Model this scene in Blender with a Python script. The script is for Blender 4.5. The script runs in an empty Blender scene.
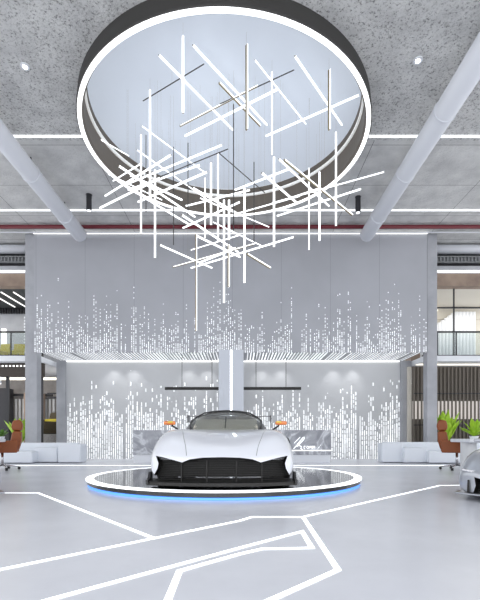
import bpy, bmesh, math, random
from mathutils import Vector, Matrix
PI = math.pi
sc = bpy.context.scene
C = sc.collection
F = 430.0          # focal length in pixels of the 480x600 frame
CZ = 0.84          # eye height
AX = -0.25         # axis of the showroom display

# ------------------------------------------------------------------ camera, world, exposure
cam_d = bpy.data.cameras.new('camera'); cam = bpy.data.objects.new('camera', cam_d); C.objects.link(cam)
cam.location = (0, 0, CZ); cam.rotation_euler = (PI/2, 0, 0)
cam_d.sensor_width = 36; cam_d.lens = F/600*36; cam_d.shift_y = 135/600; cam_d.clip_start = .05
sc.camera = cam
w = bpy.data.worlds.new('world'); sc.world = w; w.use_nodes = True
w.node_tree.nodes['Background'].inputs[0].default_value = (.96, .975, 1, 1)
w.node_tree.nodes['Background'].inputs[1].default_value = 1.45
sc.view_settings.view_transform = 'Standard'; sc.view_settings.look = 'None'
sc.view_settings.gamma = 1; sc.view_settings.use_curve_mapping = False
sc.view_settings.exposure = 0.22

def area(name, loc, rot, sx, sy, power, col=(1, 1, 1)):
    l = bpy.data.lights.new(name, 'AREA'); l.shape = 'RECTANGLE'; l.size = sx; l.size_y = sy
    l.energy = power; l.color = col
    o = bpy.data.objects.new(name, l); o.location = loc; o.rotation_euler = rot; C.objects.link(o)
    return o
# added fill light behind the viewer, brightens the car front and hall
area('front_fill', (0, -5.5, 4.0), (math.radians(78), 0, 0), 16, 5, 330, (.95, .97, 1))

# ------------------------------------------------------------------ helpers
class MB:
    def __init__(s): s.v = []; s.f = []; s.m = []
    def add(s, vs, fs, mi=0):
        n = len(s.v); s.v += [tuple(v) for v in vs]
        for f in fs: s.f.append([i+n for i in f]); s.m.append(mi)
        return s
    def box(s, x0, x1, y0, y1, z0, z1, mi=0):
        vs = [(x, y, z) for x in (x0, x1) for y in (y0, y1) for z in (z0, z1)]
        return s.add(vs, [(0,1,3,2),(4,6,7,5),(0,4,5,1),(2,3,7,6),(0,2,6,4),(1,5,7,3)], mi)
    def tube(s, pts, r, n=12, mi=0, r2=None, caps=True):
        pts = [Vector(p) for p in pts]; L = len(pts); rings = []
        for i, p in enumerate(pts):
            d = (pts[min(i+1, L-1)]-pts[max(i-1, 0)]).normalized()
            a = d.cross(Vector((0, 0, 1)))
            if a.length < 1e-4: a = Vector((1, 0, 0))
            a.normalize(); b = d.cross(a)
            rr = r if r2 is None else r+(r2-r)*i/(L-1)
            if isinstance(r, (list, tuple)): rr = r[i]
            rings.append([p+a*rr*math.cos(2*PI*k/n)+b*rr*math.sin(2*PI*k/n) for k in range(n)])
        vs = [v for q in rings for v in q]; fs = []
        for i in range(L-1):
            for k in range(n):
                k2 = (k+1) % n
                fs.append((i*n+k, i*n+k2, (i+1)*n+k2, (i+1)*n+k))
        if caps: fs += [tuple(range(n))[::-1], tuple(range((L-1)*n, L*n))]
        return s.add(vs, fs, mi)
    def bar(s, a, b, wd, hd, mi=0, mend=None, mtop=None):
        a = Vector(a); b = Vector(b); d = (b-a).normalized()
        u = d.cross(Vector((0, 0, 1)))
        if u.length < 1e-3: u = Vector((.8, .6, 0))
        u.normalize(); t = u.cross(d)
        vs = [p+u*wd/2*i+t*hd/2*j for p in (a, b) for i, j in ((-1,-1),(1,-1),(1,1),(-1,1))]
        s.add(vs, [(0,1,5,4),(1,2,6,5),(3,0,4,7)], mi)
        s.add(vs, [(2,3,7,6)], mi if mtop is None else mtop)
        s.add(vs, [(3,2,1,0),(4,5,6,7)], mi if mend is None else mend)
        return s
    def lathe(s, prof, c=(0, 0, 0), n=96, mi=0, closed=False):
        vs = []; fs = []; L = len(prof)
        for k in range(n):
            a = 2*PI*k/n
            for r, z in prof: vs.append((c[0]+r*math.cos(a), c[1]+r*math.sin(a), c[2]+z))
        for k in range(n):
            k2 = (k+1) % n
            for i in range(L if closed else L-1):
                j = (i+1) % L
                fs.append((k*L+i, k2*L+i, k2*L+j, k*L+j))
        return s.add(vs, fs, mi)
    def prism(s, poly, z0, z1, mi=0, plane='xy'):
        n = len(poly); P = {'xy': lambda p, q: (p[0], p[1], q), 'xz': lambda p, q: (p[0], q, p[1]), 'yz': lambda p, q: (q, p[0], p[1])}[plane]
        vs = [P(p, z0) for p in poly]+[P(p, z1) for p in poly]
        fs = [tuple(range(n))[::-1], tuple(range(n, 2*n))]+[(i, (i+1) % n, n+(i+1) % n, n+i) for i in range(n)]
        return s.add(vs, fs, mi)
    def xf(s, M):
        s.v = [tuple(M @ Vector(v)) for v in s.v]; return s
    def mesh(s, name):
        me = bpy.data.meshes.new(name); me.from_pydata(s.v, [], s.f); me.update()
        for p, mi in zip(me.polygons, s.m): p.material_index = mi
        bm = bmesh.new(); bm.from_mesh(me); bmesh.ops.recalc_face_normals(bm, faces=bm.faces)
        bm.to_mesh(me); bm.free()
        return me
    def build(s, name, mats, parent=None, smooth=False, bevel=0, subsurf=0, solid=0, segs=2):
        me = s.mesh(name)
        for m in (mats if isinstance(mats, (list, tuple)) else [mats]): me.materials.append(m)
        o = bpy.data.objects.new(name, me); C.objects.link(o)
        if parent: o.parent = parent
        if smooth: 
            for p in me.polygons: p.use_smooth = True
        if solid:
            q = o.modifiers.new('solid', 'SOLIDIFY'); q.thickness = solid; q.offset = -1
        if bevel:
            q = o.modifiers.new('bevel', 'BEVEL'); q.width = bevel; q.segments = segs; q.limit_method = 'ANGLE'
            q.harden_normals = False
        if subsurf:
            q = o.modifiers.new('sub', 'SUBSURF'); q.levels = subsurf; q.render_levels = subsurf
        return o

def tag(o, label, cat, group=None):
    o['label'] = label; o['category'] = cat
    if group: o['group'] = group
    return o
def empty(name, loc, label, cat, group=None, rz=0):
    o = bpy.data.objects.new(name, None); C.objects.link(o); o.location = loc; o.rotation_euler = (0, 0, rz)
    o.empty_display_size = .1
    return tag(o, label, cat, group)
def struct(o): o['kind'] = 'structure'; return o
def copy_tree(o, parent=None):
    c = o.copy(); C.objects.link(c); c.parent = parent
    for ch in [k for k in bpy.data.objects if k.parent == o]: copy_tree(ch, c)
    return c
def stand(o, label, loc, rz=0): 
    o['label'] = label; o.location = loc; o.rotation_euler = (0, 0, rz); return o

# ------------------------------------------------------------------ materials
def mat(name, col, rough=.5, metal=0, emit=0, ecol=None, coat=0, spec=.5, nosample=False):
    m = bpy.data.materials.new(name); m.use_nodes = True
    b = m.node_tree.nodes['Principled BSDF']
    b.inputs['Base Color'].default_value = (*col, 1); b.inputs['Roughness'].default_value = rough
    b.inputs['Metallic'].default_value = metal; b.inputs['Coat Weight'].default_value = coat
    b.inputs['Coat Roughness'].default_value = .03; b.inputs['Specular IOR Level'].default_value = spec
    if emit:
        b.inputs['Emission Color'].default_value = (*(ecol or col), 1); b.inputs['Emission Strength'].default_value = emit
    if nosample: m.cycles.emission_sampling = 'NONE'
    return m
class NT:
    def __init__(s, m): s.t = m.node_tree; s.b = s.t.nodes['Principled BSDF']
    def n(s, ty, **k):
        o = s.t.nodes.new(ty)
        for a, v in k.items(): setattr(o, a, v)
        return o
    def l(s, a, b): s.t.links.new(a, b)
    def math(s, op, a, b=None, c=None, clamp=False):
        o = s.n('ShaderNodeMath', operation=op, use_clamp=clamp)
        for i, q in enumerate((a, b, c)):
            if q is None: continue
            if isinstance(q, (int, float)): o.inputs[i].default_value = q
            else: s.l(q, o.inputs[i])
        return o.outputs[0]
    def xyz(s):
        tc = s.n('ShaderNodeTexCoord'); sp = s.n('ShaderNodeSeparateXYZ'); s.l(tc.outputs['Object'], sp.inputs[0])
        return tc.outputs['Object'], sp.outputs
    def noise(s, vec, scale, detail=4, rough=.5):
        o = s.n('ShaderNodeTexNoise'); s.l(vec, o.inputs['Vector']); o.inputs['Scale'].default_value = scale
        o.inputs['Detail'].default_value = detail; o.inputs['Roughness'].default_value = rough
        return o.outputs[0]
    def ramp(s, fac, stops):
        o = s.n('ShaderNodeValToRGB'); s.l(fac, o.inputs[0]); e = o.color_ramp.elements
        while len(e) < len(stops): e.new(.5)
        for q, (p, c) in zip(e, stops): q.position = p; q.color = (*c, 1)
        return o.outputs[0]
    def white(s, x, y=None):
        o = s.n('ShaderNodeTexWhiteNoise', noise_dimensions='2D'); cb = s.n('ShaderNodeCombineXYZ')
        s.l(x, cb.inputs[0])
        if y is not None:
            if isinstance(y, (int, float)): cb.inputs[1].default_value = y
            else: s.l(y, cb.inputs[1])
        s.l(cb.outputs[0], o.inputs['Vector']); return o.outputs['Value']
    def bump(s, h, strength, dist=.01):
        o = s.n('ShaderNodeBump'); o.inputs['Strength'].default_value = strength; o.inputs['Distance'].default_value = dist
        s.l(h, o.inputs['Height']); s.l(o.outputs[0], s.b.inputs['Normal'])

def mottled(name, c0, c1, scale, rough=.7, bump=.2, bscale=12, detail=6, dist=.01):
    m = mat(name, c0, rough); t = NT(m); v, _ = t.xyz()
    n = t.noise(v, scale, detail, .6)
    t.l(t.ramp(n, [(.3, c0), (.7, c1)]), t.b.inputs['Base Color'])
    if bump: t.bump(t.noise(v, bscale, 5, .7), bump, dist)
    return m

def slots(name, base, s, row, zbase, zmaxh, axis_v, wfrac, lfrac, dens, power, estr, keep=.8, seam=True, gw=.33, g0=.12, rw_=.55):
    """wall panel perforated with backlit slots: columns along x, rows along axis_v (1: y, 2: z)"""
    m = mat(name, base, .55); t = NT(m); v, sp = t.xyz()
    u = t.math('DIVIDE', sp[0], s); col = t.math('FLOOR', u); fu = t.math('FRACT', u)
    r1 = t.white(col, 3.3); r3 = t.white(col, 9.1)
    inx = t.math('LESS_THAN', t.math('ABSOLUTE', t.math('SUBTRACT', fu, .5)), wfrac/2)
    vv = t.math('ADD', t.math('DIVIDE', sp[axis_v], row), t.math('MULTIPLY', r3, 7.3)); rw = t.math('FLOOR', vv); fv = t.math('FRACT', vv)
    r2 = t.white(col, rw)
    inl = t.math('LESS_THAN', t.math('ABSOLUTE', t.math('SUBTRACT', fv, .5)), t.math('MULTIPLY_ADD', r2, lfrac*.3, lfrac*.35))
    if zmaxh:
        h = t.math('DIVIDE', t.math('SUBTRACT', sp[2], zbase), zmaxh)
        grp = t.white(t.math('FLOOR', t.math('DIVIDE', sp[0], s*4.0)), 5.5)
        top = t.math('MULTIPLY_ADD', t.math('POWER', r1, power), rw_, t.math('MULTIPLY_ADD', grp, gw, g0))
        p = t.math('SUBTRACT', 1.0, t.math('DIVIDE', h, top))
        p = t.math('MULTIPLY', p, dens, clamp=True)
    else:
        p = t.math('ADD', dens, 0.0)
    on = t.math('LESS_THAN', r2, p)
    kp = t.math('LESS_THAN', r3, keep)
    e = t.math('MULTIPLY', t.math('MULTIPLY', inx, inl), t.math('MULTIPLY', on, kp))
    t.b.inputs['Emission Color'].default_value = (.95, .98, 1, 1)
    t.l(t.math('MULTIPLY', e, t.math('MULTIPLY_ADD', t.white(rw, col), estr*.8, estr*.6)), t.b.inputs['Emission Strength'])
    n = t.noise(v, .7, 3)
    cr = t.ramp(n, [(.3, tuple(q*.94 for q in base)), (.7, tuple(min(1, q*1.05) for q in base))])
    if seam:
        fs = t.math('FRACT', t.math('DIVIDE', t.math('ADD', sp[0], .25+30.8), 1.54))
        ln = t.math('LESS_THAN', fs, .010)
        mx = t.n('ShaderNodeMixRGB'); t.l(ln, mx.inputs[0]); t.l(cr, mx.inputs[1]); mx.inputs[2].default_value = (.30, .31, .34, 1); cr = mx.outputs[0]
    t.l(cr, t.b.inputs['Base Color'])
    m.cycles.emission_sampling = 'NONE'
    return m

M = {}
M['led'] = mat('led_white', (1, 1, 1), .5, emit=1.15, ecol=(.93, .97, 1))
M['led_ring'] = mat('led_ring', (1, 1, 1), .5, emit=1.15, ecol=(.97, .98, 1))
M['led_floor'] = mat('led_floor', (1, 1, 1), .5, emit=1.0, ecol=(.95, .98, 1))
M['led_warm'] = mat('led_warm', (1, 1, 1), .5, emit=1.1, ecol=(1, .9, .68))
M['led_soft'] = mat('led_soft', (1, 1, 1), .5, emit=.95, ecol=(1, .99, .95))
M['led_blue'] = mat('led_blue', (.1, .3, .9), .5, emit=.9, ecol=(.12, .36, 1))
M['ceil'] = mottled('ceiling_concrete', (.54, .54, .54), (.76, .76, .75), 2.2, .85, 1.0, 14, 8, .04)
t = NT(M['ceil']); v, sp = t.xyz()
pits = t.ramp(t.noise(v, 26, 6, .75), [(.36, (.22, .22, .22)), (.48, (1, 1, 1))])
mx = t.n('ShaderNodeMixRGB', blend_type='MULTIPLY'); mx.inputs[0].default_value = 1
old = t.b.inputs['Base Color'].links[0].from_socket
fy = t.math('FRACT', t.math('DIVIDE', t.math('ADD', sp[1], 1.2), 1.52)); fx = t.math('FRACT', t.math('DIVIDE', t.math('ADD', sp[0], 40.5), 3.1))
near = t.math('GREATER_THAN', sp[1], 9.3)
ln = t.math('MULTIPLY', t.math('MAXIMUM', t.math('LESS_THAN', fy, .008), t.math('LESS_THAN', fx, .004)), near)
mx3 = t.n('ShaderNodeMixRGB'); t.l(near, mx3.inputs[0]); t.l(pits, mx3.inputs[1]); mx3.inputs[2].default_value = (1, 1, 1, 1)
t.l(old, mx.inputs[1]); t.l(mx3.outputs[0], mx.inputs[2])
mx2 = t.n('ShaderNodeMixRGB'); t.l(ln, mx2.inputs[0]); t.l(mx.outputs[0], mx2.inputs[1]); mx2.inputs[2].default_value = (.16, .16, .16, 1)
t.l(mx2.outputs[0], t.b.inputs['Base Color'])
M['floor'] = mottled('polished_floor', (.70, .715, .77), (.80, .815, .87), .9, .25, .0)
M['col'] = mottled('column_concrete', (.34, .35, .38), (.45, .46, .49), 1.6, .8, .1)
M['upper'] = slots('perforated_upper_panel', (.40, .41, .445), .066, .055, 3.42, 2.8, 2, .36, .85, .95, 2.2, .8, .85)
M['soffit'] = slots('perforated_soffit', (.46, .47, .50), .10, 1.7, 0, 0, 1, .36, 1.6, 1, 1, .95, .97, seam=False)
M['lower'] = slots('perforated_lower_panel', (.55, .56, .575), .076, .17, .05, 3.5, 2, .46, .95, 1.8, 1.0, .72, .97, seam=False, gw=.12, g0=.40, rw_=.40)
M['white'] = mat('white_paint', (.80, .82, .86), .45)
M['duct'] = mat('duct_white_metal', (.72, .74, .79), .45)
M['red'] = mat('red_pipe_paint', (.15, .012, .022), .5)
M['dark'] = mat('dark_metal', (.035, .035, .04), .4, .3)
M['drum'] = mat('drum_bronze', (.05, .048, .046), .6, .2)
M['drum_in'] = mat('drum_inner_brown', (.14, .12, .10), .6)
M['disc'] = mat('stretch_ceiling', (.55, .59, .65), .35, emit=.25, ecol=(.80, .88, 1))
M['gold'] = mat('brushed_gold', (.30, .25, .16), .4, .7)
M['black'] = mat('gloss_black', (.012, .012, .013), .25)
M['matblack'] = mat('matt_black', (.015, .014, .013), .55)
M['mirror_disc'] = mat('black_mirror_floor', (.02, .02, .022), .08, spec=1.0)
M['carwhite'] = mat('pearl_white_paint', (.84, .86, .92), .3, coat=1)
M['silver'] = mat('silver_paint', (.44, .46, .50), .3, .55, coat=1)
M['carbon'] = mat('carbon_fibre', (.03, .03, .032), .35)
M['orange'] = mat('orange_paint', (.85, .22, .02), .3, coat=1)
M['yellow'] = mat('yellow_paint', (.85, .6, .05), .3, coat=1)
M['beige'] = mat('beige_trim', (.80, .74, .64), .7)
M['leather'] = mat('tan_leather', (.26, .066, .013), .5)
M['chrome'] = mat('chrome', (.6, .6, .62), .2, 1)
M['sofa'] = mat('white_upholstery', (.80, .84, .90), .7)
M['leaf'] = mottled('leaf_green', (.28, .52, .02), (.50, .75, .06), 6, .5, 0)
M['leafdk'] = mottled('leaf_dark', (.06, .16, .03), (.15, .30, .05), 6, .5, 0)
M['slat'] = mat('bronze_slat', (.15, .13, .11), .6)
M['brownbeam'] = mottled('brown_beam', (.22, .16, .13), (.38, .29, .22), 1.5, .7, 0)
M['darkbeam'] = mat('dark_brown_beam', (.055, .042, .035), .6)
M['cream'] = mat('cream_wall', (.72, .68, .60), .7)
M['lightwall'] = mat('pale_wall', (.74, .75, .76), .7)
M['darkceil'] = mat('charcoal_ceiling', (.045, .05, .05), .8)
M['curtain'] = mottled('grey_curtain', (.30, .28, .27), (.42, .39, .37), 3, .9, 0)
M['mustard'] = mat('mustard_fabric', (.56, .46, .03), .8)
M['umber'] = mat('umber_fabric', (.06, .045, .02), .8)
M['wicker'] = mottled('grey_weave', (.28, .26, .25), (.5, .48, .46), 30, .8, 0)
M['rubber'] = mat('tyre_rubber', (.02, .02, .02), .8)
M['grille_grey'] = mat('grille_grey', (.30, .31, .32), .5, .3)
M['colled'] = mat('pillar_led', (1, 1, 1), .5, emit=3, ecol=(.9, .96, 1))
M['pillar'] = mat('central_pillar_paint', (.56, .59, .65), .35)
# marble
mm = mat('grey_marble', (.4, .41, .45), .25); t = NT(mm); v, sp = t.xyz()
wv = t.n('ShaderNodeTexNoise'); t.l(v, wv.inputs['Vector']); wv.inputs['Scale'].default_value = 1.6; wv.inputs['Detail'].default_value = 9; wv.inputs['Distortion'].default_value = 1.8
t.l(t.ramp(wv.outputs[0], [(.35, (.27, .28, .31)), (.5, (.40, .41, .45)), (.56, (.66, .68, .72)), (.62, (.42, .43, .47))]), t.b.inputs['Base Color'])
M['marble'] = mm
def glass(name, tint, alpha):
    m = bpy.data.materials.new(name); m.use_nodes = True; t = m.node_tree; t.nodes.clear()
    o = t.nodes.new('ShaderNodeOutputMaterial'); mx = t.nodes.new('ShaderNodeMixShader'); tr = t.nodes.new('ShaderNodeBsdfTransparent')
    gl = t.nodes.new('ShaderNodeBsdfPrincipled'); gl.inputs['Base Color'].default_value = (*tint, 1); gl.inputs['Roughness'].default_value = .06
    tr.inputs[0].default_value = (.94, .97, .96, 1); mx.inputs[0].default_value = alpha
    t.links.new(tr.outputs[0], mx.inputs[1]); t.links.new(gl.outputs[0], mx.inputs[2]); t.links.new(mx.outputs[0], o.inputs[0])
    return m
M['glass'] = glass('clear_glass', (.5, .55, .55), .12)
M['carglass'] = glass('tinted_glass', (.30, .29, .27), .35)

# pixel (x, y) of the frame at depth d -> place in the hall
def at(px, py, d): return Vector(((px-240)/F*d, d, CZ+(435-py)/F*d))
def fl(px, py):
    d = F*CZ/(py-435); return Vector(((px-240)/F*d, d))

# ------------------------------------------------------------------ large structure
H_CEIL = CZ+6.37; H_RING = CZ+6.07; H_DISC = CZ+6.72
RC = (-.30, 9.0)          # centre of the round ceiling drum
R_OUT = 2.93; R_IN = 2.80
# floor
struct(MB().box(-14, 14, -7, 22, -.2, 0).build('floor', M['floor']))
# ceiling with a round hole
mb = MB(); n = 96
sq = [];  circ = []
for k in range(n):
    a = 2*PI*k/n; c, s_ = math.cos(a), math.sin(a); r = R_OUT-.03
    circ.append((RC[0]+r*c, RC[1]+r*s_))
    tx = ((14-RC[0]) if c > 0 else (14+RC[0]))/max(abs(c), 1e-6); ty = ((22-RC[1]) if s_ > 0 else (7+RC[1]))/max(abs(s_), 1e-6); q = min(tx, ty)
    sq.append((RC[0]+q*c, RC[1]+q*s_))
vs = [(x, y, H_CEIL) for x, y in circ+sq]+[(x, y, H_CEIL+.25) for x, y in circ+sq]
fs = []
for k in range(n):
    j = (k+1) % n
    fs += [(k, j, n+j, n+k), (2*n+k, 2*n+j, 3*n+j, 3*n+k), (k, j, 2*n+j, 2*n+k), (n+k, n+j, 3*n+j, 3*n+k)]
mb.add(vs, fs); struct(mb.build('ceiling', M['ceil']))

# perforated upper wall above the soffit, front face at depth 13.5
XL, XR = -6.47, 5.87
struct(MB().box(XL, XR, 13.5, 13.58, 3.44, H_CEIL).build('wall_upper', M['upper']))
struct(MB().box(-6.25, 5.72, 13.58, 15.1, 3.44, 3.6).build('trim_1', M['soffit']))
struct(MB().box(-6.1, 5.62, 15.1, 15.3, 0, 3.44).build('wall_back', M['lower']))
# cove light at head of the back wall
tag(MB().box(-6.05, 5.57, 15.0, 15.07, 3.395, 3.43).build('cove_light', M['led_soft']), 'thin white cove light line along the top of the lower slotted wall', 'light')
tag(MB().box(XL, XR, 13.44, 13.49, 7.145, 7.17).build('cove_light', M['led_soft']), 'pale cove light line along the top of the big upper wall, under the ceiling', 'light')
# columns of the hall and pilasters at the ends of the back wall
i = 2
for x0, x1, y0, y1, zt in ((-6.80, -6.42, 13.6, 13.9, H_CEIL), (5.92, 6.24, 13.6, 13.9, H_CEIL), (-6.42, -6.1, 15.02, 15.4, 3.44), (5.62, 5.98, 15.02, 15.4, 3.44)):
    struct(MB().box(x0, x1, y0, y1, 0, zt).build('trim_%d' % i, M['col'], bevel=.012)); i += 1
# central pillar with light line
cp = empty('light_pillar', (-.27, 13.3, 0), 'pale central pillar with a vertical white light line, behind the white car', 'pillar')
MB().box(-.38, -.03, -.18, .18, 0, 3.44).box(.03, .38, -.18, .18, 0, 3.44).box(-.03, .03, -.13, .18, 0, 3.44).build('pillar_body', M['pillar'], cp)
MB().box(-.03, .03, -.16, -.13, 0, 3.44).build('light_strip', M['colled'], cp)

# ---- side bays (two storeys), built for left (-1) and right (+1)
for sx, zt, pw in ((-9.3, 5.6, 30), (9.0, 5.6, 32)):   # ceiling lamps inside the galleries
    area('gallery_lamp', (sx, 15.4, zt), (0, 0, 0), 4, 1.2, pw, (1, .97, .92))
area('lounge_lamp', (-8.6, 15.6, 3.1), (0, 0, 0), 3, 1, 30, (1, .95, .88))
def bay(side):
    def X(v): return (-6.52-v) if side < 0 else (6.0+v)
    def bx(mbq, v0, v1, *a, **k):
        a0, a1 = sorted((X(v0), X(v1))); return mbq.box(a0, a1, *a, **k)
    nm = 'left' if side < 0 else 'right'
    W = 5.0
    def Z(y, d=14.05): return CZ+(435-y)/F*d
    # slabs and bulkhead strips
    struct(bx(MB(), 0, W, 14.0, 20, Z(361.5), Z(356)).build('trim_upper_floor_'+nm, M['white']))
    struct(bx(MB(), 0, W, 14.05, 14.35, Z(286), Z(273.5)).build('trim_beam_'+nm, M['brownbeam']))
    struct(bx(MB(), 0, W, 14.05, 14.5, Z(273.5), Z(266)).build('trim_bulkhead_'+nm, M['col']))
    tag(bx(MB(), 0, W, 14.0, 14.05, Z(272.5), Z(270.8)).build('cove_light', M['led_soft']), 'white light line above the brown beam of the %s gallery' % nm, 'light')
    struct(bx(MB(), 0, W, 14.25, 14.5, Z(266), Z(253)).build('trim_recess_'+nm, M['dark']))
    struct(bx(MB(), 0, W, 14.6, 14.7, Z(255), H_CEIL).build('wall_header_'+nm, M['darkceil']))
    g = MB(); 
    a0, a1 = sorted((X(0), X(2.6)))
    k = a0
    while k < a1: g.box(k, k+.03, 14.12, 14.22, Z(261), Z(255.5)); k += .115
    g.box(a0, a1, 14.12, 14.22, Z(261.6), Z(260.6)); g.box(a0, a1, 14.12, 14.22, Z(255.9), Z(255)); g.box(a0, a1, 14.2, 14.25, Z(261), Z(255))
    tag(g.build('air_grille', M['grille_grey']), 'long grey air grille with square openings at top of the %s gallery' % nm, 'grille')
    d = MB(); d.tube([(X(0), 14.3, Z(249.5, 14.3)), (X(W), 14.3, Z(249.5, 14.3))], .15, 24)
    tag(d.build('air_duct', M['duct'], smooth=True), 'short white horizontal duct over the %s gallery grille' % nm, 'duct')
    # upper room
    struct(bx(MB(), 0, W, 14.35, 20, Z(286), Z(286)+.1).build('trim_gallery_ceiling_'+nm, M['darkceil'] if side < 0 else M['cream']))
    struct(bx(MB(), 0, W, 16.6, 16.75, Z(356), Z(286)).build('wall_gallery_'+nm, M['col'] if side < 0 else M['cream']))
    # railing
    r = empty('railing', (X(.05), 14.15, Z(356)), 'black metal railing with glass infill on the %s gallery' % nm, 'railing')
    def loc(mbq): return mbq.xf(Matrix.Translation((-X(.05), -14.15, -Z(356))))
    loc(bx(MB(), 0, W, 14.12, 14.18, Z(332), Z(330.5))).build('top_rail', M['dark'], r)
    loc(bx(MB(), 0, W, 14.10, 14.2, Z(356), Z(354.6))).build('bottom_rail', M['dark'], r)
    ps = (.03, 1.0, 2.0, 3.0) if side < 0 else (.03, .48, 1.1, 2.0, 3.0)
    for v in ps: loc(bx(MB(), v, v+.03, 14.13, 14.17, Z(354.6), Z(332))).build('post', M['dark'], r)
    loc(bx(MB(), .03, W, 14.145, 14.155, Z(354.6), Z(332))).build('glass_panel', M['glass'], r)
    # glazing frame of upper opening
    fr = MB()
    for v in ((.03,) if side < 0 else (.48, 1.1)): bx(fr, v, v+.04, 14.3, 14.34, Z(356), Z(286))
    if side > 0: bx(fr, 0, W, 14.3, 14.34, Z(306), Z(304.6))
    wn = struct(fr.build('window_1' if side < 0 else 'window_2', M['dark']))
    # lower room
    struct(bx(MB(), -.05 if side < 0 else 0, W, 20, 20.1, 0, 3.2).build('wall_lounge_'+nm, M['curtain']))
bay(-1); bay(1)
for px in (112, 132, 188, 207, 262, 282, 335, 355):        # wall washers recessed in the soffit
    l = bpy.data.lights.new('wall_washer', 'SPOT'); l.energy = 15; l.spot_size = math.radians(85); l.spot_blend = 1; l.shadow_soft_size = .06
    o = bpy.data.objects.new('wall_washer', l); o.location = ((px-240)/F*14.8, 14.72, 3.40); o.rotation_euler = (math.radians(14), 0, 0); C.objects.link(o)
def Z(y, d): return CZ+(435-y)/F*d
# left gallery: ceiling line lights, white blinds, yellow chairs
for k in range(4):
    x = -8.55+k*.42
    tag(MB().box(x, x+.035, 14.6, 16.3, Z(286, 14.05)-.035, Z(286, 14.05)-.003).build('line_light', M['led_soft']), 'slim white ceiling line light in the left gallery, %s' % ('first from the left', 'second from the left', 'third from the left', 'nearest the column')[k], 'light', 'gallery line lights')
# fringe beneath the charcoal ceiling
fm = MB(); k = -9.5
while k < -6.6: fm.box(k, k+.04, 16.45, 16.55, 5.5, 5.69); k += .1
tag(fm.build('ceiling_baffle', M['dark']), 'toothed black baffle at the rear of the left gallery ceiling', 'baffle')
tag(MB().box(-9.1, -8.95, 16.4, 16.5, 3.6, 4.9).build('wall_lamp', M['led_soft']), 'tall glowing white light panel in the left gallery', 'light')
bl = MB()
for k in range(12): bl.box(-8.3, -6.9, 16.52, 16.56, 4.0+k*.12, 4.07+k*.12)
tag(bl.build('window_blind', M['white']), 'white horizontal blind on the left gallery wall', 'blind')
def lounge_seat(name, label, mcol, loc, rz, group=None):
    t_ = empty(name, loc, label, 'chair', group, rz)
    MB().box(-.33, .33, -.32, .32, .28, .44).build('seat', mcol, t_, bevel=.05, segs=3)
    MB().prism([(.22, .40), (.36, .40), (.44, .86), (.34, .88)], -.31, .31, plane='yz').build('backrest', mcol, t_, bevel=.04, segs=3)
    for sx in (-1, 1):
        for sy in (-1, 1):
            MB().tube([(sx*.27, sy*.25, .28), (sx*.31, sy*.29, 0)], .018, 8).build('leg', M['dark'], t_, smooth=True)
    return t_
ch = lounge_seat('lounge_chair', 'mustard yellow chair on the left gallery beside the column', M['mustard'], (-7.81, 15.0, Z(356, 14.05)), .1, 'gallery chairs'); ch.scale = (.58, .8, .75)
c2 = copy_tree(ch); stand(c2, 'mustard yellow chair on the left gallery cut by the photo edge', (-8.36, 15.0, Z(356, 14.05)), -.1)
# right gallery: sloping cove, white drapes, yellow poster, shelf of red books
tag(MB().prism([(6.05, 5.02), (7.55, 5.58), (7.55, 5.64), (6.05, 5.08)], 16.4, 16.5, plane='xz').build('cove_light', M['led_warm']), 'sloping warm cove light across the right gallery', 'light')
dr = MB()
for k in range(16):
    x = 6.9+k*.13; dr.tube([(x, 16.3, Z(356, 14.05)), (x, 16.3, 5.0 + min(.5, max(0, (k-4)*.09)))], .075, 10)
tag(dr.build('curtain', M['white'], smooth=True), 'white pleated curtain in the right gallery', 'curtain')
tag(MB().box(6.15, 6.3, 14.9, 14.93, Z(311, 14.9), Z(299.5, 14.9)).build('wall_poster', M['yellow']), 'small yellow poster behind the gallery glass beside the right column', 'poster')
tag(MB().box(6.12, 6.45, 15.4, 15.9, Z(356, 14.05), 3.9).box(6.14, 6.43, 15.42, 15.88, 3.9, 3.96, ).build('side_cabinet', M['brownbeam']), 'low brown cabinet on the right gallery by the column', 'cabinet')
struct(MB().box(6.0, 11, 16.55, 16.6, 5.3, 5.71).build('trim_gallery_cornice', M['cream']))

# left lounge (ground floor): beam, warm line, slatted screen, dark cupboards
struct(MB().box(-11.5, -6.55, 14.3, 14.45, Z(376, 14.3), Z(368, 14.3)).build('trim_lounge_beam', M['darkbeam']))
pf = empty('perforated_light_strip', (-8, 14.33, Z(366, 14.3)), 'row of small square lights above the dark beam of the left lounge', 'light')
MB().box(-1.5, 1.3, 0, .01, -.05, .05).build('backing', M['darkbeam'], pf)
for k in range(22): MB().box(-1.4+k*.122, -1.34+k*.122, -.01, 0, -.02, .03).build('light_opening', M['led_soft'], pf)
struct(MB().box(-11.5, -6.55, 14.34, 14.45, Z(368, 14.3), 3.235).build('trim_lounge_soffit', M['darkbeam']))
tag(MB().box(-11.5, -6.55, 16.25, 16.3, Z(379, 16), Z(376.7, 16)).build('cove_light', M['led_warm']), 'warm light line under the dark beam of the left lounge', 'light')
sl = MB(); k = -9.3
while k < -6.5: sl.box(k, k+.075, 17.2, 17.24, 0, Z(399, 17.2)); k += .15
tag(sl.build('slatted_screen', M['lightwall']), 'white vertical slat screen at the back of the left lounge', 'screen')
struct(MB().box(-9.6, -6.42, 17.3, 17.4, 0, 3.2).build('wall_lounge_inner', M['curtain']))
struct(MB().box(-11.5, -7.45, 17.05, 17.12, Z(396, 17), Z(393.5, 17)).box(-7.4, -6.5, 16.5, 16.55, Z(398.5, 16.5), Z(396.5, 16.5)).box(-7.4, -6.5, 16.5, 16.55, Z(394, 16.5), Z(392.7, 16.5)).build('trim_rail', M['dark']))
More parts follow.
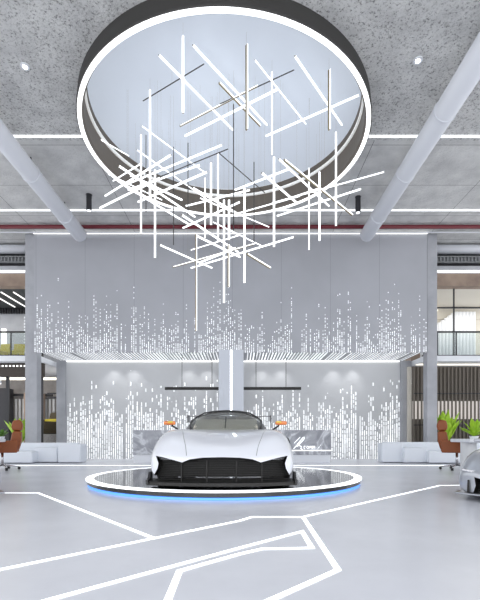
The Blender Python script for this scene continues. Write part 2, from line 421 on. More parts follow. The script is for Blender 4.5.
tag(MB().box(-9.6, -8.95, 16.5, 17.0, 0, Z(388, 16.5)).build('tall_cupboard', M['dark']), 'tall charcoal cupboard at the left edge of the lounge', 'cupboard')
tag(MB().box(-8.35, -7.7, 16.6, 17.0, 0, Z(393, 16.6)).build('tall_cupboard', M['brownbeam']), 'tall brown cupboard standing behind the left column', 'cupboard')
struct(MB().box(-6.78, -6.7, 14.6, 14.66, 0, 3.2).box(-7.95, -7.85, 14.6, 14.66, 0, 3.2).build('window_3', M['dark']))
# armchair with cushions
am = tag(MB().box(-7.55, -6.5, 15.0, 16.1, 0, .40).build('low_plinth', M['white']), 'low white plinth under the dark armchair', 'plinth')
am = empty('armchair', (-6.98, 15.55, .401), 'dark wicker-based armchair with mustard cushions between the left columns', 'armchair', rz=-.6)
MB().box(-.42, .42, -.4, .4, .08, .48).build('base', M['wicker'], am, bevel=.05)
MB().box(-.40, .40, -.4, .4, .48, .72).build('seat', M['umber'], am, bevel=.08, segs=3)
MB().prism([(.2, .7), (.42, .7), (.55, 1.25), (.38, 1.3)], -.42, .42, plane='yz').build('backrest', M['umber'], am, bevel=.07, segs=3)
MB().box(-.45, -.3, -.38, .42, .6, 1.0).build('armrest', M['umber'], am, bevel=.06, segs=3)
MB().box(.3, .45, -.38, .42, .6, .92).build('armrest', M['umber'], am, bevel=.06, segs=3)
MB().box(-.40, .40, .1, .24, .72, 1.02).build('cushion', M['mustard'], am, bevel=.06, segs=3)

# right lounge: tall slatted bronze wall lit from behind in a band
struct(MB().box(5.93, 11, 14.78, 14.86, 0, 3.2).build('wall_lounge_panel', M['slat']))
rs = empty('slat_wall', (5.93, 14.68, 0), 'bronze vertical slat wall with a glowing band behind, right lounge', 'screen')
sm_ = MB(); k = 0
while k < 3.6: sm_.box(k, k+.045, 0, .05, 0.02, 3.15); k += .13
sm_.build('slats', M['slat'], rs)
MB().box(0, 3.6, .06, .09, Z(419, 14.7), Z(401, 14.7)).build('backlit_band', mat('backlit_band', (.5, .47, .45), .6, emit=.38, ecol=(1, .93, .88)), rs)
MB().box(0, 3.6, -.02, 0, Z(425.5, 14.7), Z(425.5, 14.7)+.03).box(0, 3.6, -.02, 0, Z(394, 14.7), Z(394, 14.7)+.03).build('cross_rail', M['dark'], rs)
tag(MB().box(5.93, 9.5, 14.45, 14.5, 3.19, 3.215).build('cove_light', M['led_warm']), 'warm light line above the bronze slat wall', 'light')
# slat strip between right pilaster and column
struct(MB().box(5.82, 5.925, 14.86, 15.0, 0, 3.2).build('wall_side_return', M['cream']))

# ------------------------------------------------------------------ ceiling drum with ring light
dr = empty('ceiling_drum', (RC[0], RC[1], H_CEIL), 'huge round dark drum with a glowing white rim set in the concrete ceiling', 'ceiling light')
hr = H_RING-H_CEIL; hd = H_DISC-H_CEIL
MB().lathe([(R_OUT-.03, .05), (R_OUT, hr+.02), (R_OUT, hr), (R_OUT-.02, hr)], n=128).build('outer_shell', M['drum'], dr, smooth=True)
MB().lathe([(R_OUT-.02, hr), (R_OUT-.02, hr-.02), (R_OUT-.10, hr-.02), (R_OUT-.10, hr)], n=128, closed=True).build('rim_light', M['led_ring'], dr)
MB().lathe([(R_OUT-.10, hr), (R_IN-.01, hr+.05), (R_IN, hd-.12), (R_IN-.06, hd-.12), (R_IN-.06, hd-.02)], n=128).build('inner_shell', M['drum_in'], dr, smooth=False)
MB().lathe([(R_IN-.01, hd-.2), (R_IN-.05, hd-.2), (R_IN-.05, hd-.14), (R_IN-.01, hd-.14)], n=128, closed=True).build('inner_light', mat('led_dim', (.8, .8, .78), .5, emit=.3), dr)
MB().lathe([(0, hd), (R_IN-.03, hd), (R_IN-.03, hd+.04), (0, hd+.04)], n=128).build('stretch_panel', M['disc'], dr)

# ------------------------------------------------------------------ chandelier
random.seed(5)
bars = """v 183 36 113 w|h 193 45 267 125 w|h 159 55 233 130 w|h 143 101 204 64 t|v 150 90 202 w|h 180 126 257 86 y|h 185 136 278 89 w
h 219 83 260 126 g|v 246.5 45 130 g|h 220 104 294 70 t|h 255 60 306 124 s|v 272 72 155 s|h 295 56 342 125 w|h 266 136 359 95 w|v 329 70 130 g
v 336 132 226 w|v 233.5 104 230 t|v 188 143 215 t|v 173.5 147 245 t|v 141 135 234 w|v 146 135 212 t|v 155 170 258 w|h 77 126 129 156 s
h 113 181 142 163 s|h 105 196 171 155 w|h 100 208 160 178 w|h 119 166 195 217 w|h 125 185 222 145 w|h 157 178 228 149 t|h 138 202 207 172 w
h 142 126 204 172 s|h 137 150 215 205 s|v 211 163 225 w|v 218 153 242 w|h 193 188 240 215 w|h 183 228 240 202 w|h 182 215 238 252 w
h 160 245 212 268 w|h 173 267 254 244 g|h 191 268 294 237 w|v 196 234 331 g|v 224 200 303 w|v 228.5 245 287 g|v 244.5 188 283 w|v 254 162 243 t
v 274 157 247 w|v 309 168 250 s|v 319.5 172 241 w|h 262 173 297 203 w|h 279 159 329 206 w|h 284 160 352 215 g|h 272 203 384 172 s|h 277 216 361 189 w
h 235 190 289 169 w|h 275 203 320 188 s|h 219 153 265 193 t|h 200 198 269 227 s|h 197 236 240 257 w|h 191 250 240 235 s|h 247 254 270 268 g
h 128 190 200 165 w|h 186 206 250 190 w|h 130 175 182 200 w|h 213 222 262 246 s|v 205 178 238 s|h 145 198 190 225 w|h 232 215 300 196 s|v 229 200 240 w
h 201 262 236 248 w|h 108 174 162 200 s"""
chand = empty('chandelier', (RC[0], RC[1], H_DISC), 'large chandelier of crossed glowing white and gold bars under the round drum', 'chandelier')
SZ = {'w': .027, 's': .017, 't': .013, 'g': .036, 'y': .034}
for row in bars.replace('\n', '|').split('|'):
    p = row.split(); st = p[-1]; v = [float(q) for q in p[1:-1]]
    lim = 6.5
    if p[0] == 'v':
        x, y0, y1 = v
        d = min(9.0+random.uniform(-1.1, 1.1), lim*F/(435-y0))
        a, b = at(x, y0, d), at(x, y1, d); top = a.copy()
    else:
        x0, y0, x1, y1 = v; ym = (y0+y1)/2
        d = 9.0+random.uniform(-.9, .9); hh = min(d*(435-ym)/F, lim)
        a, b = at(x0, y0, hh*F/(435-y0)), at(x1, y1, hh*F/(435-y1)); top = (a+b)/2
    org = Vector(chand.location); a -= org; b -= org; top = top-org
    s_ = SZ[st]
    if st in 'ws': lb = MB().bar(a, b, s_, s_, 0, 1).build('light_bar', [M['led'], M['gold']], chand)
    elif st == 't': lb = MB().bar(a, b, s_, s_, 0, 0).build('light_bar', M['drum'], chand)
    else:
        lb = MB().bar(a+Vector((.016, -.02, 0)), b+Vector((.016, -.02, 0)), s_*.28, s_*.5, 0, 1).build('light_bar', [M['led'], M['gold']], chand)
        MB().bar(a, b, s_*.6, s_).build('gold_housing', M['gold'], lb)
    if top.z < -.03: MB().tube([top, (top.x, top.y, 0)], .0008, 4).build('cable', M['gold'], lb)

# ------------------------------------------------------------------ ceiling services
def duct(name, X, y0, y1, label):
    o = empty(name, (X, y1, CZ+6.0), label, 'duct')
    r = .205; L = y0-y1
    pts = [(0, L, 0), (0, -.08, 0), (0, -.02, 0), (0, .05, 0), (0, .1, 0)]
    MB().tube([(0, L, 0), (0, -.0, 0), (0, .08, 0), (0, .14, 0)], [r, r, r*.8, r*.3], 32).build('duct_body', M['duct'], o, smooth=True)
    k = -1.15
    while k > L:
        MB().tube([(0, k, 0), (0, k+.035, 0)], r+.012, 32).build('joint_collar', M['duct'], o, smooth=False)
        MB().box(-.012, .012, k, k+.03, r, .37).build('hanger', M['dark'], o); k -= 1.9
    return o
duct('ventilation_duct', -4.8, 1, 12.9, 'long white round duct running along the ceiling left of the drum')
duct('ventilation_duct', 3.8, 1, 12.9, 'long white round duct running along the ceiling right of the drum, with a side outlet')
tag(MB().box(4.02, 4.75, 6.35, 7.0, CZ+5.82, CZ+6.15).build('air_diffuser', M['duct'], bevel=.02), 'boxy white air outlet joined to the right ceiling duct', 'diffuser')
tag(MB().tube([(-13, 12.95, CZ+6.27), (13, 12.95, CZ+6.27)], .058, 16).build('sprinkler_pipe', M['red'], smooth=True), 'dark red pipe running across the hall under the ceiling before the upper wall', 'pipe')
tag(MB().tube([(-13, 13.3, CZ+6.27), (13, 13.3, CZ+6.27)], .022, 8).build('conduit_pipe', M['duct'], smooth=True), 'thin pale conduit across the hall, just behind the red pipe', 'pipe')
def lline(x0, x1, y, lab):
    tag(MB().box(x0, x1, y-.027, y+.027, H_CEIL-.02, H_CEIL-.001).build('line_light', M['led']), lab, 'light', 'ceiling line lights')
lline(-13, RC[0]-R_OUT-.01, 9.16, 'white ceiling line light ending at the left of the round drum')
lline(RC[0]+R_OUT+.01, 13, 9.16, 'white ceiling line light ending at the right of the round drum')
lline(-13, 13, 12.17, 'longest white ceiling line light, between the round drum and the red pipe')
def spot_cyl(px, py, d, lab):
    z = Z(py, d); x = (px-240)/F*d
    o = empty('cylinder_downlight', (x, d, H_CEIL), lab, 'spotlight', 'cylinder downlights')
    MB().tube([(0, 0, 0), (0, 0, -.42)], .07, 20).build('housing', M['dark'], o, smooth=False)
    MB().tube([(0, 0, -.42), (0, 0, -.428)], .055, 20).build('lens', M['led'], o)
    MB().tube([(0, 0, .0), (0, 0, -.01)], .08, 20).build('mount_plate', M['dark'], o)
spot_cyl(89, 190, 11.4, 'dark cylinder downlight on the ceiling beside the left duct')
spot_cyl(358, 193, 11.5, 'dark cylinder downlight on the ceiling beside the right duct')
for px, py, lb in ((25, 66, 'left of the drum'), (418, 60, 'right of the drum, by the duct')):
    d = F*6.37/(435-py); x = (px-240)/F*d
    o = empty('recessed_spotlight', (x, d, H_CEIL), 'small round bright spotlight in the rough concrete ceiling '+lb, 'spotlight', 'recessed spotlights')
    MB().lathe([(.04, -.02), (.075, -.02), (.08, 0), (.04, 0)], n=24, closed=True).build('bezel', M['white'], o)
    MB().lathe([(0, -.012), (.04, -.012)], n=24).build('lens', mat('spot_lens', (1, 1, 1), emit=30), o)

# ------------------------------------------------------------------ floor light lines
def strip(pts, lab, wd=.04, z=.004):
    P = [fl(*p) for p in pts]; q = MB()
    vs = []; 
    for i, p in enumerate(P):
        if i == 0: n_ = (P[1]-P[0]).normalized(); m_ = Vector((-n_.y, n_.x)); k = 1
        elif i == len(P)-1: n_ = (P[-1]-P[-2]).normalized(); m_ = Vector((-n_.y, n_.x)); k = 1
        else:
            a = (P[i]-P[i-1]).normalized(); b = (P[i+1]-P[i]).normalized()
            na = Vector((-a.y, a.x)); nb = Vector((-b.y, b.x)); m_ = (na+nb).normalized(); k = min(2.5, 1/max(.3, m_.dot(na)))
        vs += [(p.x+m_.x*wd/2*k, p.y+m_.y*wd/2*k), (p.x-m_.x*wd/2*k, p.y-m_.y*wd/2*k)]
    L = len(P)
    full = [(x, y, .001) for x, y in vs]+[(x, y, z) for x, y in vs]; o = 2*L
    fs = []
    for i in range(L-1):
        a, b, c, d_ = 2*i, 2*i+1, 2*i+3, 2*i+2
        fs += [(o+a, o+b, o+c, o+d_), (a, d_, c, b), (a, o+a, o+d_, d_), (b, c, o+c, o+b)]
    fs += [(0, 1, o+1, o), (2*L-2, o+2*L-2, o+2*L-1, 2*L-1)]
    q.add(full, fs)
    tag(q.build('floor_light_strip', M['led_floor']), lab, 'light', 'floor light lines')
strip([(-60, 493), (38, 493), (153, 538)], 'bent white floor light line at left, running in front of the platform')
strip([(-60, 582), (239, 521), (252, 517), (303, 517), (338, 570), (262, 604), (200, 640)], 'long zigzag white floor light line from the left edge to the lower right')
strip([(305, 516.5), (440, 485.5), (520, 484.5)], 'white floor light line from below the platform towards the silver car at right')
strip([(20, 608), (240, 548), (302, 531.5), (312, 548), (262, 549), (240, 554), (179.5, 571), (160, 620)], 'white floor light line folded into a narrow arrow shape at the front centre')
strip([(-200, 465.5), (700, 465.5)], 'straight white floor light line behind the platform before the sofas', .12)

# ------------------------------------------------------------------ platform
PC = (AX-.02, 7.88); PR = 2.41; PH = .12
pl = empty('round_platform', (PC[0], PC[1], 0), 'round low black glossy platform with white lit rim and blue underglow under the white car', 'platform')
MB().lathe([(0, .03), (PR-.05, .03), (PR-.02, .045), (PR-.02, PH-.02), (PR-.13, PH-.02), (PR-.13, PH-.003), (0, PH-.003)], n=128).build('deck', M['mirror_disc'], pl)
MB().lathe([(PR-.13, PH-.019), (PR, PH-.019), (PR, PH-.002), (PR-.02, PH), (PR-.13, PH)], n=128, closed=True).build('rim_light', M['led_floor'], pl)
MB().lathe([(PR-.06, .002), (PR-.035, .002), (PR-.035, .032), (PR-.06, .032)], n=128, closed=True).build('underglow_strip', M['led_blue'], pl)

# ------------------------------------------------------------------ cars
FR = [0, .28, .52, .74, .90]
def body_mb(st):
    """st: rows (y, k, w, zbot, [5 top heights], zs1, zs2)"""
    q = MB(); ring = []
    for (y, k, w_, zb, zt, z1, z2) in st:
        half = [(f*w_, z) for f, z in zip(FR, zt)]+[(w_, z1), (w_, z2)]+[(f*w_, zb) for f in FR[::-1]]
        full = half+[(-x, z) for x, z in half[1:-1][::-1]]
        ring.append([(x, y+k*x*x, z) for x, z in full])
    n_ = len(ring[0]); fs = []
    for i in range(len(ring)-1):
        for a in range(n_):
            b = (a+1) % n_; fs.append((i*n_+a, i*n_+b, (i+1)*n_+b, (i+1)*n_+a))
    for base, flip in ((0, 0), ((len(ring)-1)*n_, 1)):
        R = lambda a: base+a % n_
        caps = [(0, 1, 10, 11), (1, 2, 9, 10), (2, 3, 8, 9), (3, 4, 7, 8), (4, 5, 6, 7)]
        for c in caps:
            fs.append(tuple(R(a) for a in c)); fs.append(tuple(R(-a) for a in c[::-1]))
    q.add([v for r in ring for v in r], fs)
    return q
def apply_mods(o):
    dg = bpy.context.evaluated_depsgraph_get(); dg.update()
    me = bpy.data.meshes.new_from_object(o.evaluated_get(dg)); old = o.data; o.modifiers.clear(); o.data = me
    return o
def wheel(parent, x, y, r, wd, mrim):
    s_ = 1 if x > 0 else -1
    def rot(mbq): return mbq.xf(Matrix.Translation((x, y, r)) @ Matrix.Rotation(PI/2*s_, 4, 'Y'))
    tyre = rot(MB().lathe([(r*.70, -wd/2), (r*.93, -wd/2), (r, -wd/2+.035), (r, wd/2-.035), (r*.93, wd/2), (r*.70, wd/2)], n=48, closed=True)).build('wheel', M['rubber'], parent, smooth=False)
    rim = MB().lathe([(r*.71, -wd/2+.02), (r*.71, wd/2-.01), (r*.66, wd/2-.01), (r*.64, -wd/2+.02)], n=48, closed=True)
    rim.lathe([(0, wd/2-.05), (.05, wd/2-.05), (.06, wd/2-.09), (0, wd/2-.09)], n=20)
    for k in range(10):
        a = 2*PI*k/10; c = Vector((math.cos(a), math.sin(a), 0))
        rim.bar(c*.05+Vector((0, 0, wd/2-.07)), c*r*.66+Vector((0, 0, wd/2-.04)), .028, .02)
    rim.lathe([(.06, -.02), (r*.5, -.02), (r*.5, .01), (.06, .01)], n=32, closed=True)
    rot(rim).build('rim', mrim, tyre)
    return tyre
def make_car(name, label, loc, rz, paint, main, zs=1):
    car = empty(name, loc, label, 'car', rz=rz)
    st = [
     (-.02, .22, .95, .14, [.405, .405, .385, .425, .43], .36, .20),
     (.00, .22, .985, .13, [.455, .45, .43, .47, .475], .40, .20),
     (.10, .22, 1.01, .12, [.53, .53, .535, .585, .565], .45, .20),
     (.28, .18, 1.025, .12, [.605, .61, .635, .70, .66], .50, .22),
     (.60, .10, 1.03, .12, [.675, .685, .735, .79, .745], .55, .24),
     (1.0, .0, 1.03, .12, [.745, .755, .795, .825, .775], .57, .24),
     (1.5, .0, 1.01, .12, [.81, .815, .825, .825, .765], .55, .22),
     (2.1, .0, .96, .12, [.84, .84, .83, .79, .73], .50, .20),
     (2.9, .0, .97, .12, [.86, .86, .84, .80, .75], .52, .20),
     (3.5, .0, 1.02, .12, [.88, .88, .87, .86, .80], .56, .24),
     (4.1, .0, 1.02, .14, [.88, .87, .86, .84, .78], .56, .28),
     (4.55, .0, .97, .22, [.84, .84, .83, .80, .72], .56, .34),
     (4.62, .0, .92, .28, [.78, .78, .77, .74, .68], .56, .40)]
    b = body_mb(st).build('body', [paint, M['matblack']], car, smooth=True, subsurf=3)
    apply_mods(b)
    # cut the grille mouth and the wheel arches
    half = [(0, .425), (.25, .418), (.42, .395), (.53, .352), (.66, .385), (.80, .418), (.905, .435), (.865, .335), (.88, .26), (.935, .165), (.935, .02)]
    if not main: half = [(0, .33), (.40, .32), (.66, .36), (.74, .38), (.72, .25), (.76, .12), (.76, .02)]
    poly = half+[(-x, z) for x, z in half[1:][::-1]] 
    cut = [MB().prism(poly, -.5, .48, 0, plane='xz')]
    for y in (1.0, 3.72):
        cut.append(MB().tube([(.70, y, .37), (1.3, y, .37)], .375, 40)); cut.append(MB().tube([(-1.3, y, .37), (-.70, y, .37)], .375, 40))
    for c in cut:
        co = c.build('cutter', M['matblack'])
        co.data.materials.clear(); co.data.materials.append(M['matblack'])
        co.parent = car
        m_ = b.modifiers.new('b', 'BOOLEAN'); m_.object = co; m_.operation = 'DIFFERENCE'; m_.solver = 'EXACT'
        try: m_.material_mode = 'TRANSFER'
        except Exception: pass
        apply_mods(b); me = co.data; bpy.data.objects.remove(co); bpy.data.meshes.remove(me)
    me = b.data
    try: me.set_sharp_from_angle(angle=math.radians(38))
    except Exception: pass
    # grille insert with slats
    g = MB(); N = 40
    for z in [.06+.024*k for k in range(15)]:
        prev = None
        hw = .80 if z > .36 else .86
        if not main: hw = .70
        if not main and z > .3: continue
        for i in range(N+1):
            x = -hw+2*hw*i/N; y = .10+.22*x*x
            if z > .365 and abs(abs(x)-.53) < .2: prev = None; continue
            if prev: g.bar((prev[0], prev[1], z), (x, y, z), .012, .008)
            prev = (x, y)
    for x in (-.55, -.2, .2, .55): g.box(x-.008, x+.008, .07+.22*x*x, .12+.22*x*x, .06, .37 if main else .3)
    g.build('grille', M['matblack'], car)
    for s_ in (-1, 1):
        if main:
            h_ = MB().prism([(s_*x, z) for x, z in ((.60, .375), (.74, .41), (.875, .427), (.85, .385), (.80, .37))], .20, .24, plane='xz')
            h_.build('headlight', M['black'], car)
            MB().tube([(s_*.70, .185, .385), (s_*.83, .195, .40)], .006, 8).build('daytime_lamp', M['chrome'], car)
            # splitter end fins
            MB().prism([(.1, .05), (.42, .05), (.42, .20), (.30, .205), (.22, .12), (.1, .11)], s_*1.0, s_*1.03, plane='yz').build('splitter_fin', M['carbon'], car)
        else:
            MB().prism([(s_*.81, .14), (s_*.84, .14), (s_*.835, .33), (s_*.815, .33)], .10, .3, plane='xz').build('air_slot', M['matblack'], car)
            MB().prism([(s_*.62, .42), (s_*.90, .47), (s_*.93, .50), (s_*.70, .47)], .13, .4, plane='xz').build('headlight', M['chrome'], car)
    sp_ = [(x, -.07+.20*x*x) for x in [(-1.03+2.06*i/32) for i in range(33)]]
    if main: MB().prism(sp_+[(1.03, .6), (-1.03, .6)], .035, .085).build('splitter', M['matblack'], car, bevel=.006)
    else: MB().prism([(x_, y_+.03) for x_, y_ in sp_]+[(1.03, .6), (-1.03, .6)], .10, .125).build('splitter', paint, car, bevel=.006)
    car.scale = (zs,)*3
    # greenhouse
    G = [(1.45, .68, .50, .815), (1.72, .755, .54, .94), (2.08, .79, .53, 1.08), (2.5, .79, .47, 1.175), (2.95, .78, .46, 1.20), (3.45, .73, .43, 1.15), (3.95, .64, .38, 1.02), (4.35, .5, .3, .88)]
    base = [.80, .80, .80, .80, .80, .82, .84, .84]
    rows = []
    for (y, wb, wt, zt), zb in zip(G, base):
        hgt = zt-zb
        half = [(0, zt), (wt*.5, zt-.012), (wt*.92, zt-.045*min(1, hgt*4)), (wt+(wb-wt)*.45, zb+hgt*.62), (wb, zb-.02)]
        rows.append([(-x, y+.10*x*x*0, z) for x, z in half[1:][::-1]]+[(x, y, z) for x, z in half])
    # sweep the windscreen base round in plan
    for r_, kk in ((0, .45), (1, .35), (2, .22), (3, .1)):
        rows[r_] = [(x, y+kk*x*x, z) for x, y, z in rows[r_]]
    def patch(r0, r1, c0, c1, nm, mt, solid=.008, lift=0):
        q = MB(); W = c1-c0+1
        vs = [(x, y, z+lift) for r_ in range(r0, r1+1) for x, y, z in rows[r_][c0:c1+1]]
        fs = [(i*W+j, i*W+j+1, (i+1)*W+j+1, (i+1)*W+j) for i in range(r1-r0) for j in range(W-1)]
        return q.add(vs, fs).build(nm, mt, car, smooth=True, solid=solid, subsurf=2)
    patch(0, 3, 1, 7, 'windscreen', M['carglass'])
    patch(3, 5, 1, 7, 'roof_panel', M['carbon'], .02, .004)
    patch(5, 7, 1, 7, 'engine_cover', paint, .02)
    patch(0, 7, 0, 1, 'side_window', M['black']); patch(0, 7, 7, 8, 'side_window', M['black'])
    for c in (1, 7):
        MB().tube([rows[r_][c] for r_ in range(0, 4)], .016, 8).build('windscreen_pillar', M['carbon'], car, smooth=True)
    pts = [Vector(p)+Vector((0, 0, .01)) for p in rows[3][1:8]]
    MB().tube(pts, .014, 8).build('windscreen_header', M['carbon'], car, smooth=True)
    MB().prism([(1.60, .80), (2.35, .80), (2.35, 1.0), (2.2, 1.01), (1.72, .865)], -.56, .56, plane='yz').build('dashboard', M['beige'], car, bevel=.02)
    for s_ in (-1, 1):
        MB().box(s_*.36-.2, s_*.36+.2, 2.7, 2.86, .8, 1.09).build('seat', M['curtain'], car, bevel=.05)
    MB().tube([(0, 1.50, .84), (.0, 1.78, .975), (.0, 1.95, 1.045)], .007, 6).build('wiper', M['black'], car)
    for s_ in (-1, 1):
        mr = MB().box(-.10, .10, -.05, .06, -.035, .035).xf(Matrix.Translation((s_*.95, 1.62, .925)))
        mo = mr.build('door_mirror', M['orange'] if main else paint, car, subsurf=2, smooth=True, bevel=.02)
        if main: MB().box(s_*.92-.055, s_*.92+.03, 1.555, 1.585, .925, .957).build('mirror_accent', M['yellow'], mo, bevel=.01)
        MB().tube([(s_*.80, 1.72, .80), (s_*.92, 1.64, .885)], .016, 8).build('mirror_arm', M['carbon'], car, smooth=True)
        MB().prism([(4.35, 1.02), (4.75, 1.02), (4.78, 1.19), (4.35, 1.19)], s_*.975, s_*.99, plane='yz').build('wing_endplate', M['carbon'], car) if main else None
    if main:
        MB().prism([(4.4, 1.15), (4.5, 1.175), (4.72, 1.185), (4.72, 1.175), (4.5, 1.155)], -.98, .98, plane='yz').build('rear_wing', M['carbon'], car)
        for s_ in (-.3, .3): MB().prism([(4.3, .84), (4.5, .84), (4.62, 1.16), (4.5, 1.16)], s_-.01, s_+.01, plane='yz').build('wing_strut', M['carbon'], car)
    for y in (1.0, 3.72):
        for s_ in (-1, 1): wheel(car, s_*.87, y, .345, .28, M['dark'])
    # shading of the hood creases, drawn as thin grey lines on the surface
    from mathutils.bvhtree import BVHTree
    bv = BVHTree.FromPolygons([v.co for v in me.vertices], [tuple(p.vertices) for p in me.polygons])
    for s_ in (-1, 1):
        for seq in (((.47, .06), (.50, .2), (.56, .45), (.62, .8), (.66, 1.2)),):
            pp = []
            for (xa, ya), (xb, yb) in zip(seq, seq[1:]):
                for i in range(6):
                    t_ = i/6; h_ = bv.ray_cast(Vector((s_*(xa+(xb-xa)*t_), ya+(yb-ya)*t_, 3)), Vector((0, 0, -1)))
                    if h_[0] is not None: pp.append(h_[0]+Vector((0, 0, -.001)))
            MB().tube(pp, .0045, 6).build('crease_shade', M['grille_grey'], car)
    # hood details
    MB().box(-.045, .045, -.0, .004, -.009, .009).xf(Matrix.Translation((0, .085, .505)) @ Matrix.Rotation(math.radians(-50), 4, 'X')).build('bonnet_badge', M['chrome'], car)
    return car
NOSE = 5.73
make_car('sports_car', 'white low sports car with black grille and orange mirrors on the round platform', (AX, NOSE, PH), 0, M['carwhite'], True)
make_car('sports_car', 'silver sports car at the right edge, only its nose in view', (3.355, 4.95, 0), math.radians(-40), M['silver'], False, .82)
make_car('sports_car', 'silver sports car at the left edge, a sliver of its nose in view', (-3.62, 4.95, 0), math.radians(40), M['silver'], False, .82)

# ------------------------------------------------------------------ reception desks with marble fronts
for x0, x1, lb in ((-3.24, -.72, 'grey marble reception desk left of the central pillar, half hidden by the car'), (.18, 2.75, 'grey marble reception desk right of the central pillar with a white neon sign')):
    o = empty('reception_desk', ((x0+x1)/2, 13.0, 0), lb, 'desk', 'marble reception desks'); hw = (x1-x0)/2
    MB().box(-hw, hw, 0, .12, .24, .99).box(-hw, -hw+.1, .12, .7, .24, .99).box(hw-.1, hw, .12, .7, .24, .99).build('front_panel', M['marble'], o, bevel=.008)
    MB().box(-hw+.02, hw-.02, .03, .7, .0, .235).build('plinth', M['white'], o)
    MB().box(-hw+.1, hw-.1, .12, .7, .74, .77).build('worktop', M['white'], o)
    if x0 > 0: MB().box(-hw+.02, hw, -.012, 0, .36, .385).build('light_line', M['led_soft'], o)
# neon sign on the right desk: a looping initial and small letters
sg = empty('neon_sign', (1.80, 12.98, .4), 'white neon script sign on the right marble desk', 'sign')
def neon(pts, r): return MB().tube([(x*.85, -.012, z*.95) for x, z in pts], r*.8, 8)
loop = [(-.22, .02), (-.10, .14), (.02, .28), (.12, .38), (.17, .40), (.17, .35), (.09, .27), (-.02, .17), (-.10, .10), (-.02, .13), (.06, .10), (.04, .03), (.10, .0)]
neon(loop, .013).build('letter', M['led_floor'], sg, smooth=True)
neon([(-.2, .2), (-.08, .31), (.02, .4)], .011).build('letter', M['led_floor'], sg, smooth=True)
x = .14
for k, g_ in enumerate(('C', 'o', 'm', 'm')):
    wv_ = .09
    if g_ in 'Co': pts = [(x+.04+.035*math.cos(a), .07+.04*math.sin(a)) for a in [math.radians(q) for q in range(50 if g_ == 'C' else 0, 311 if g_ == 'C' else 361, 30)]]
    else: pts = [(x, .03), (x, .11), (x+.03, .11), (x+.04, .03), (x+.05, .11), (x+.08, .11), (x+.085, .03)]
    neon(pts, .009).build('letter', M['led_floor'], sg, smooth=True); x += .105
neon([(x+.08, .02), (x+.2, .16)], .005).build('letter', M['led_floor'], sg)

# pendants above the desks
for x0, x1, w1, w2, lb in ((165, 221, 182, 212, 'black linear pendant lamp left of the central pillar'), (241, 301, 256, 286, 'black linear pendant lamp right of the central pillar')):
    d = 13.75; a = (x0-240)/F*d; b_ = (x1-240)/F*d; z = Z(388.5, d)
    o = empty('linear_pendant', ((a+b_)/2, d, 3.44), lb, 'pendant lamp', 'linear pendants'); cx = (a+b_)/2
    MB().box(a-cx, b_-cx, -.04, .04, z-.045-3.44, z+.045-3.44).build('housing', M['matblack'], o)
    MB().box(a-cx+.02, b_-cx-.02, -.03, .03, z-.05-3.44, z-.045-3.44).build('diffuser', M['grille_grey'], o)
    for w_ in (w1, w2):
        xx = (w_-240)/F*d-cx; MB().tube([(xx, 0, 0), (xx, 0, z+.045-3.44)], .009, 6).build('cable', M['dark'], o)

# ------------------------------------------------------------------ sofas
def sofa(name, lab, mods, back, group='white modular sofas'):
    x0, x1, yb0, yb1, zt = back
    o = empty(name, ((x0+x1)/2, yb0, 0), lab, 'sofa', group); ox, oy = (x0+x1)/2, yb0
    MB().box(x0-ox, x1-ox, yb0-oy, yb1-oy, .02, zt).build('backrest', M['sofa'], o, bevel=.04, segs=3)
    for a, b_, y0, y1, z1 in mods:
        MB().box(a-ox, b_-ox, y0-oy, y1-oy, .02, z1).build('seat', M['sofa'], o, bevel=.04, segs=3)
    return o
def SX(px, d): return (px-240)/F*d
sofa('modular_sofa', 'long low white modular sofa before the left columns', [(SX(57.5, 12.8), SX(80.5, 12.8), 12.8, 13.35, .57), (SX(33, 12.95), SX(57, 12.95), 12.95, 13.3, .46), (SX(-5, 12.6), SX(32, 12.6), 12.6, 13.3, .36)], (SX(-20, 13.4), SX(79, 13.4), 13.36, 13.56, .60))
sofa('modular_sofa', 'long low white modular sofa before the right columns', [(SX(382, 12.9), SX(403.5, 12.9), 12.9, 13.35, .60), (SX(404, 12.75), SX(428, 12.75), 12.75, 13.3, .46), (SX(428.5, 12.6), SX(500, 12.6), 12.6, 13.3, .36)], (SX(383, 13.4), SX(510, 13.4), 13.36, 13.56, .62))

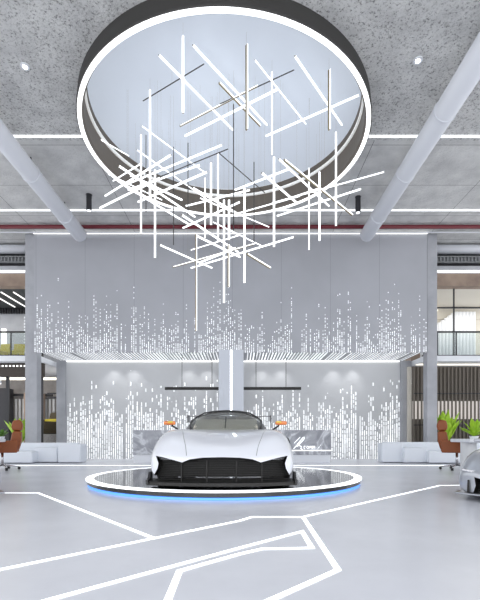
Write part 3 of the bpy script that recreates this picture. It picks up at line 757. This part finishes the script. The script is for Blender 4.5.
# ------------------------------------------------------------------ swivel chairs
def swivel_chair(loc, rz, lab):      # faces +x
    o = empty('swivel_chair', loc, lab, 'chair', 'tan leather swivel chairs', rz)
    MB().prism([(-.36, .50), (-.30, .42), (.34, .42), (.38, .50), (.32, .56), (-.3, .58)], -.28, .28, plane='xz').build('seat', M['leather'], o, bevel=.03, segs=3)
    MB().prism([(-.36, .48), (-.20, .48), (-.19, .72), (-.23, .93), (-.42, .93), (-.42, .7)], -.27, .27, plane='xz').build('backrest', M['leather'], o, bevel=.04, segs=3)
    MB().prism([(-.42, .94), (-.23, .94), (-.20, 1.05), (-.24, 1.19), (-.40, 1.21), (-.45, 1.08)], -.24, .24, plane='xz').build('headrest', M['leather'], o, bevel=.04, segs=3)
    MB().box(-.38, -.27, -.16, .16, .9, .98).build('headrest_bracket', M['leather'], o)
    for s_ in (-1, 1): MB().prism([(-.34, .42), (.34, .42), (.36, .66), (.1, .69), (-.36, .72)], s_*.29, s_*.36, plane='xz').build('armrest', M['leather'], o, bevel=.025, segs=3)
    MB().tube([(0, 0, .42), (0, 0, .1)], .03, 14).build('gas_lift', M['chrome'], o, smooth=True)
    for k in range(5):
        a = 2*PI*k/5+PI; e = Vector((math.cos(a)*.36, math.sin(a)*.36, .07))
        l = MB().tube([(0, 0, .12), e], .022, 8, r2=.014).build('base_arm', M['chrome'], o, smooth=True)
        MB().tube([e+Vector((-math.sin(a)*.025, math.cos(a)*.025, -.035)), e-Vector((-math.sin(a)*.025, math.cos(a)*.025, .035))], .035, 14).build('caster', M['black'], l)
    return o
ch = swivel_chair((5.22, 10.35, 0), math.radians(-24), 'tan leather swivel chair on the right, tucked behind the white table')
c2 = copy_tree(ch); stand(c2, 'tan leather swivel chair on the left edge, turned away from the car', (-5.72, 10.35, 0), PI+math.radians(24))

# ------------------------------------------------------------------ tables
def table(x0, x1, y, lab):
    cx = (x0+x1)/2; o = empty('meeting_table', (cx, y, 0), lab, 'table', 'white meeting tables'); hw = (x1-x0)/2
    MB().box(-hw, hw, -.42, .42, .68, .755).build('tabletop', M['white'], o, bevel=.02)
    for s_ in (-1, 1): MB().tube([(s_*(hw-.2), 0, .68), (s_*(hw-.2), 0, 0)], .16, 32).build('pedestal', M['lightwall'], o, smooth=False)
    return o
table(SX(450, 9.87), SX(450, 9.87)+2.4, 9.45, 'white table with round pedestal behind the silver car at right')
table(SX(6, 9.87)-2.4, SX(6, 9.87), 9.45, 'white table with its end showing at the left edge')

# ------------------------------------------------------------------ plants
def leaf_plant(loc, lab, n_, Lh, wd, pot_r, pot_h, mt, seed, spread=.5, sty='potted_plant', gr=None):
    random.seed(seed); o = empty(sty, loc, lab, 'plant', gr)
    MB().lathe([(0, 0), (pot_r*.75, 0), (pot_r, pot_h), (pot_r*.9, pot_h), (pot_r*.85, pot_h-.03), (0, pot_h-.03)], n=28).build('pot', M['white'], o, smooth=False)
    q = MB()
    for k in range(n_):
        a = k*2.4+random.uniform(-.3, .3); tl = random.uniform(.1, 1)*spread; L = Lh*random.uniform(.6, 1)
        dr_ = Vector((math.cos(a)*tl, math.sin(a)*tl, 1)).normalized(); sd = Vector((-math.sin(a), math.cos(a), 0))
        ctr = Vector((0, 0, pot_h-.03)); vs = []
        for i in range(7):
            t_ = i/6; p = ctr+dr_*L*t_+Vector((math.cos(a), math.sin(a), -.6))*(tl*L*.45*t_*t_)
            ww = wd*(.12+math.sin(PI*max(0, t_-.15)/.85)**.8 if t_ > .15 else .12)*(1 if i < 6 else .05)
            vs += [p-sd*ww/2, p+Vector((math.cos(a), math.sin(a), 0))*-.12*ww, p+sd*ww/2]
        fs = []
        for i in range(6): fs += [(3*i, 3*i+1, 3*i+4, 3*i+3), (3*i+1, 3*i+2, 3*i+5, 3*i+4)]
        q.add(vs, fs)
    q.build('leaves', mt, o, smooth=True, solid=.003)
    return o
leaf_plant((SX(446, 14.0), 14.0, 0), 'tall bright green broad-leaf plant in a pot behind the right swivel chair', 18, 1.3, .26, .2, .5, M['leaf'], 3, .35)
leaf_plant((SX(474, 9.4), 9.4, .756), 'bright green plant in a low bowl on the right table', 18, .48, .11, .1, .06, M['leaf'], 8, .9)
leaf_plant((SX(20, 14.0), 14.0, 0), 'tall bright green plant behind the left swivel chair', 18, 1.05, .25, .18, .5, M['leaf'], 11, .35)
leaf_plant((SX(1, 9.4), 9.4, .756), 'small dark green plant on the left table', 16, .26, .07, .08, .05, M['leafdk'], 14, 1.0)
